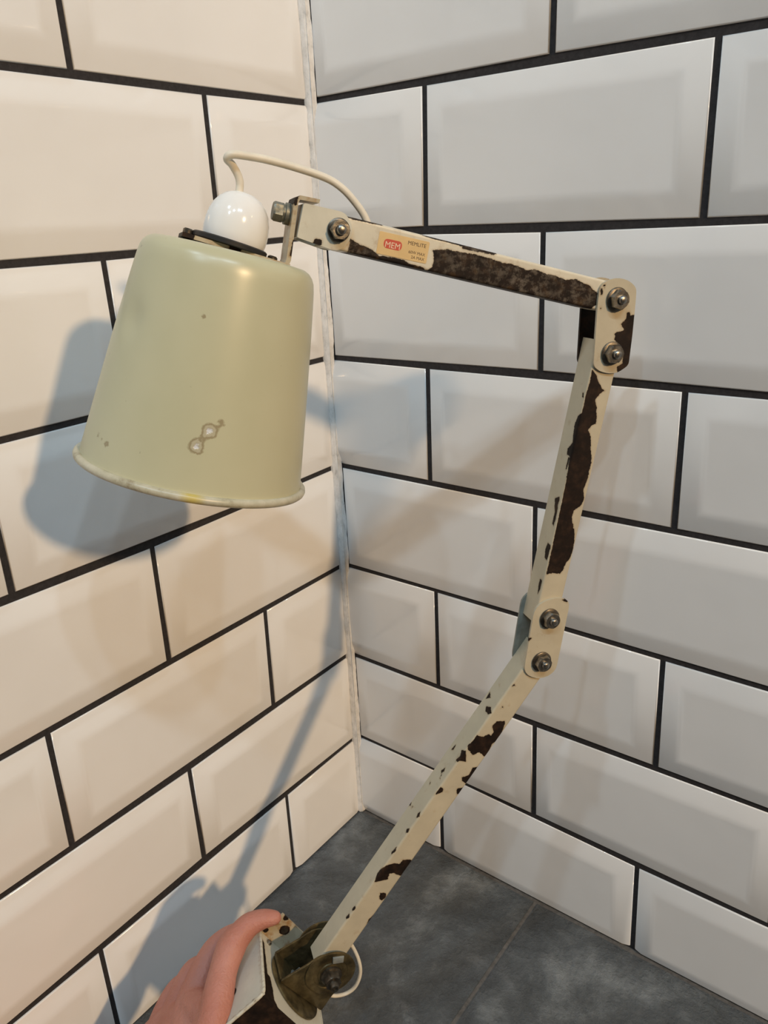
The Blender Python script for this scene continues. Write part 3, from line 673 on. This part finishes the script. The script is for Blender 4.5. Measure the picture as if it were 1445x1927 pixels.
# swivel disc and the U bracket that carries the lower arm
lathe('swivel_disc', [(24.0, 0), (24.6, .5), (24.6, 1.8), (23.6, 2.4)], (*bq(22, 0.2), -8.0), (*M2, 0), M_OLIVE, seg=56)
lathe('swivel_nut', [(8, 2), (8, 3.6), (6.2, 4), (6.2, 8.6), (5.4, 9.2)], (*bq(20, 2.4), -8.0), (*M2, 0), M_PALEST, seg=6, sharp=20)
CK = round_poly([(-247.2, -442.3, 2.0), (-226.2, -435.2, 2), (-216.5, -430.4, 9), (-199.0, -437.0, 12), (-198.4, -459.5, 12), (-211.5, -470, 6), (-220.9, -482.2, 2)], 4)
plate('bracket_cheek', CK, 0.3, 2.0, M_OLIVE)
plate('bracket_cheek', CK, -T_ARM - 7.0, -T_ARM - 5.4, M_OLIVE)
plate('bracket_web', [(-247.2, -442.3), (-245.8, -441.4), (-219.6, -481.4), (-220.9, -482.2)], -T_ARM - 5.4, 0.3, M_OLIVE)
dc = (-211.6, -447.4)
d1 = lathe('clamp_disc', [(17.6, 0), (18.2, .5), (18.2, 1.6), (17.2, 2.2), (12.6, 2.2), (12.2, 1.7), (9.6, 1.7), (9.2, 2.6), (7.0, 2.8)], (*dc, 2.0), (0, 0, 1), M_OLIVE, seg=64)
lathe('clamp_disc', [(17.6, 0), (18.2, .5), (18.2, 1.6), (17.2, 2.2)], (*dc, -T_ARM - 9.6), (0, 0, 1), M_OLIVE, seg=56)
lathe('spring_washer', [(7.2, 4.4), (7.6, 4.8), (7.6, 6.4), (6.6, 6.8)], (*dc, 0), (0, 0, 1), M_DARKST, d1, seg=28)
hexprism('nut', (*dc, 0), (0, 0, 1), 6.3, 6.4, 12.5, M_DARKST, d1, 0.15)
lathe('bolt_end', [(3.2, -32), (3.2, 15.8), (2.9, 16.8), (2.0, 16.8), (1.8, 15.6)], (*dc, 0), (0, 0, 1), M_DARKST, d1, seg=20)
plate('disc_lock_tab', [(-209.0, -432.2), (-201.0, -434.0), (-202.0, -439.2), (-209.6, -437.6)], 4.0, 5.4, M_PALEST, parent=d1)

# ------------------------------------------------------------------ the hand that holds the base
def hb(q, z, m): s = bq(q, m); s = L(s[0], s[1], z); return lamp.matrix_world @ s
bpy.context.view_layer.update()
def blob_chain(bm, pts, sub=7, flat=None):
    """overlapping rings along a smooth chain: pts = [(Vector, radius_w, radius_t, normal)]"""
    P = [p[0] for p in pts]; path = []
    for i in range(len(P) - 1):
        p0, p1, p2, p3 = P[max(i - 1, 0)], P[i], P[i + 1], P[min(i + 2, len(P) - 1)]
        for k in range(sub):
            t = k / sub
            c = 0.5 * ((2 * p1) + (p2 - p0) * t + (2 * p0 - 5 * p1 + 4 * p2 - p3) * t * t + (3 * p1 - p0 - 3 * p2 + p3) * t ** 3)
            path.append((c, *[pts[i][j] * (1 - t) + pts[i + 1][j] * t for j in (1, 2)], pts[i][3].lerp(pts[i + 1][3], t)))
    path.append((P[-1], pts[-1][1], pts[-1][2], pts[-1][3]))
    seg = 18; rows = []
    def ring(c, d, up, rw, rt):
        up = (up - d * up.dot(d)).normalized(); sd = d.cross(up)
        return [bm.verts.new(c + up * (math.cos(2 * math.pi * k / seg) * rt) + sd * (math.sin(2 * math.pi * k / seg) * rw)) for k in range(seg)]
    n_ = len(path)
    for i, (c, rw, rt, up) in enumerate(path):
        d = (path[min(i + 1, n_ - 1)][0] - path[max(i - 1, 0)][0]).normalized()
        if i == 0:
            for s in (0.25, 0.6, 0.87): rows.append(ring(c - d * rt * math.cos(math.asin(s)) * 0.9, d, up, rw * s, rt * s))
        rows.append(ring(c, d, up, rw, rt))
        if i == n_ - 1:
            for s in (0.87, 0.6, 0.25): rows.append(ring(c + d * rt * math.cos(math.asin(s)) * 1.1, d, up, rw * s, rt * s))
    for a, b_ in zip(rows, rows[1:]):
        for k in range(seg): bm.faces.new((a[k], a[(k + 1) % seg], b_[(k + 1) % seg], b_[k]))
    bm.faces.new(rows[0][::-1]); bm.faces.new(rows[-1])
out = (lamp.matrix_world.to_3x3() @ -q3).normalized()      # away from the side cover: the back of the fingers
mm_ = 0.001
def F(q, z, m, rw, rt): return (hb(q, z, m), rw * mm_, rt * mm_, out)
bm = bmesh.new()
index = [F(-4, 10, -96, 13, 12), F(-10, 16, -76, 13, 12.5), F(-17, 18, -56, 13, 12.5), F(-21.5, 13, -41, 12.2, 11.5), F(-25, 0, -31, 11.2, 10.8), F(-26.5, -14, -23, 10.2, 9.8), F(-28, -25.5, -12.5, 11.2, 10.6), F(-27.4, -30, -3.5, 9.2, 9.0), F(-26, -32.5, 4, 8.6, 8.3), F(-22.5, -32, 13, 7.2, 6.8), F(-18, -30.5, 19.5, 5.6, 5.2)]
middle = [F(-12, -6, -72, 12, 11.5), F(-16, -22, -60, 11.2, 11), F(-17.5, -42, -40, 9.8, 9.6), F(-16.5, -47.5, -28, 9.0, 9.0), F(-12, -50.5, -18, 7.6, 7.6), F(-4, -51, -12, 6.6, 6.0), F(3, -50, -10, 5.2, 4.8)]
ring_ = [F(-6, -18, -92, 12, 11), F(-10, -30, -80, 11, 10.4), F(-12, -47, -62, 9.6, 9.4), F(-9, -51, -54, 8.6, 8.4), F(-3, -52, -51, 7.4, 7.2), F(5, -50, -52, 6.4, 6.0), F(12, -46, -53, 5.2, 4.8)]
little = [F(-2, -28, -104, 10.5, 10), F(-5, -40, -96, 9.4, 9.0), F(-5, -54, -82, 8, 7.8), F(-1, -57, -73, 7.2, 7), F(6, -56, -67, 6.2, 6.0), F(14, -52, -64, 5.2, 5.0)]
thumb = [F(-2, 6, -124, 16, 14), F(8, 14, -108, 16, 14), F(26, 19, -94, 13, 12), F(46, 18, -80, 11.5, 10.5), F(62, 12, -66, 10, 9.5), F(70, 4, -50, 9.0, 8.0), F(70, -2, -40, 7.5, 6.4)]
for ch in (index, middle, ring_, little, thumb): blob_chain(bm, ch)
back = [F(-15, 14, -56, 15, 13), F(-14, -6, -64, 15, 13.5), F(-11, -20, -76, 14, 12.5), F(-7, -30, -90, 12, 11)]
palm1 = [F(-12, 10, -64, 16, 14), F(-6, 8, -94, 22, 17), F(-2, 0, -134, 20, 17)]
palm2 = [F(-11, -10, -74, 18, 15), F(-6, -8, -104, 22, 16), F(-2, -8, -138, 20, 17)]
palm3 = [F(-8, -26, -90, 15, 13), F(-4, -24, -114, 18, 15), F(-1, -16, -140, 17, 16)]
web = [F(-20, 6, -44, 11.5, 10.5), F(-20, -4, -48, 11.5, 10.5), F(-18, -16, -56, 11, 10.5)]
for ch in (back, web, palm1, palm2, palm3): blob_chain(bm, ch)
wr0 = hb(-2, -8, -140); fore = [(wr0, .027, .019, out), (wr0 + Vector((-.012, -.055, .004)), .028, .022, out), (wr0 + Vector((-.015, -.14, .03)), .034, .030, out), (wr0 + Vector((.0, -.26, .09)), .041, .038, out)]
blob_chain(bm, fore)
person = from_bm('person', bm, M_SKIN, None, smooth=True)
rm = person.modifiers.new('union', 'REMESH'); rm.mode = 'VOXEL'; rm.voxel_size = 0.0013; rm.use_smooth_shade = True
sm = person.modifiers.new('soften', 'SMOOTH'); sm.factor = 0.5; sm.iterations = 9
tag(person, 'bare left hand and forearm gripping the box base of the lamp', 'person')
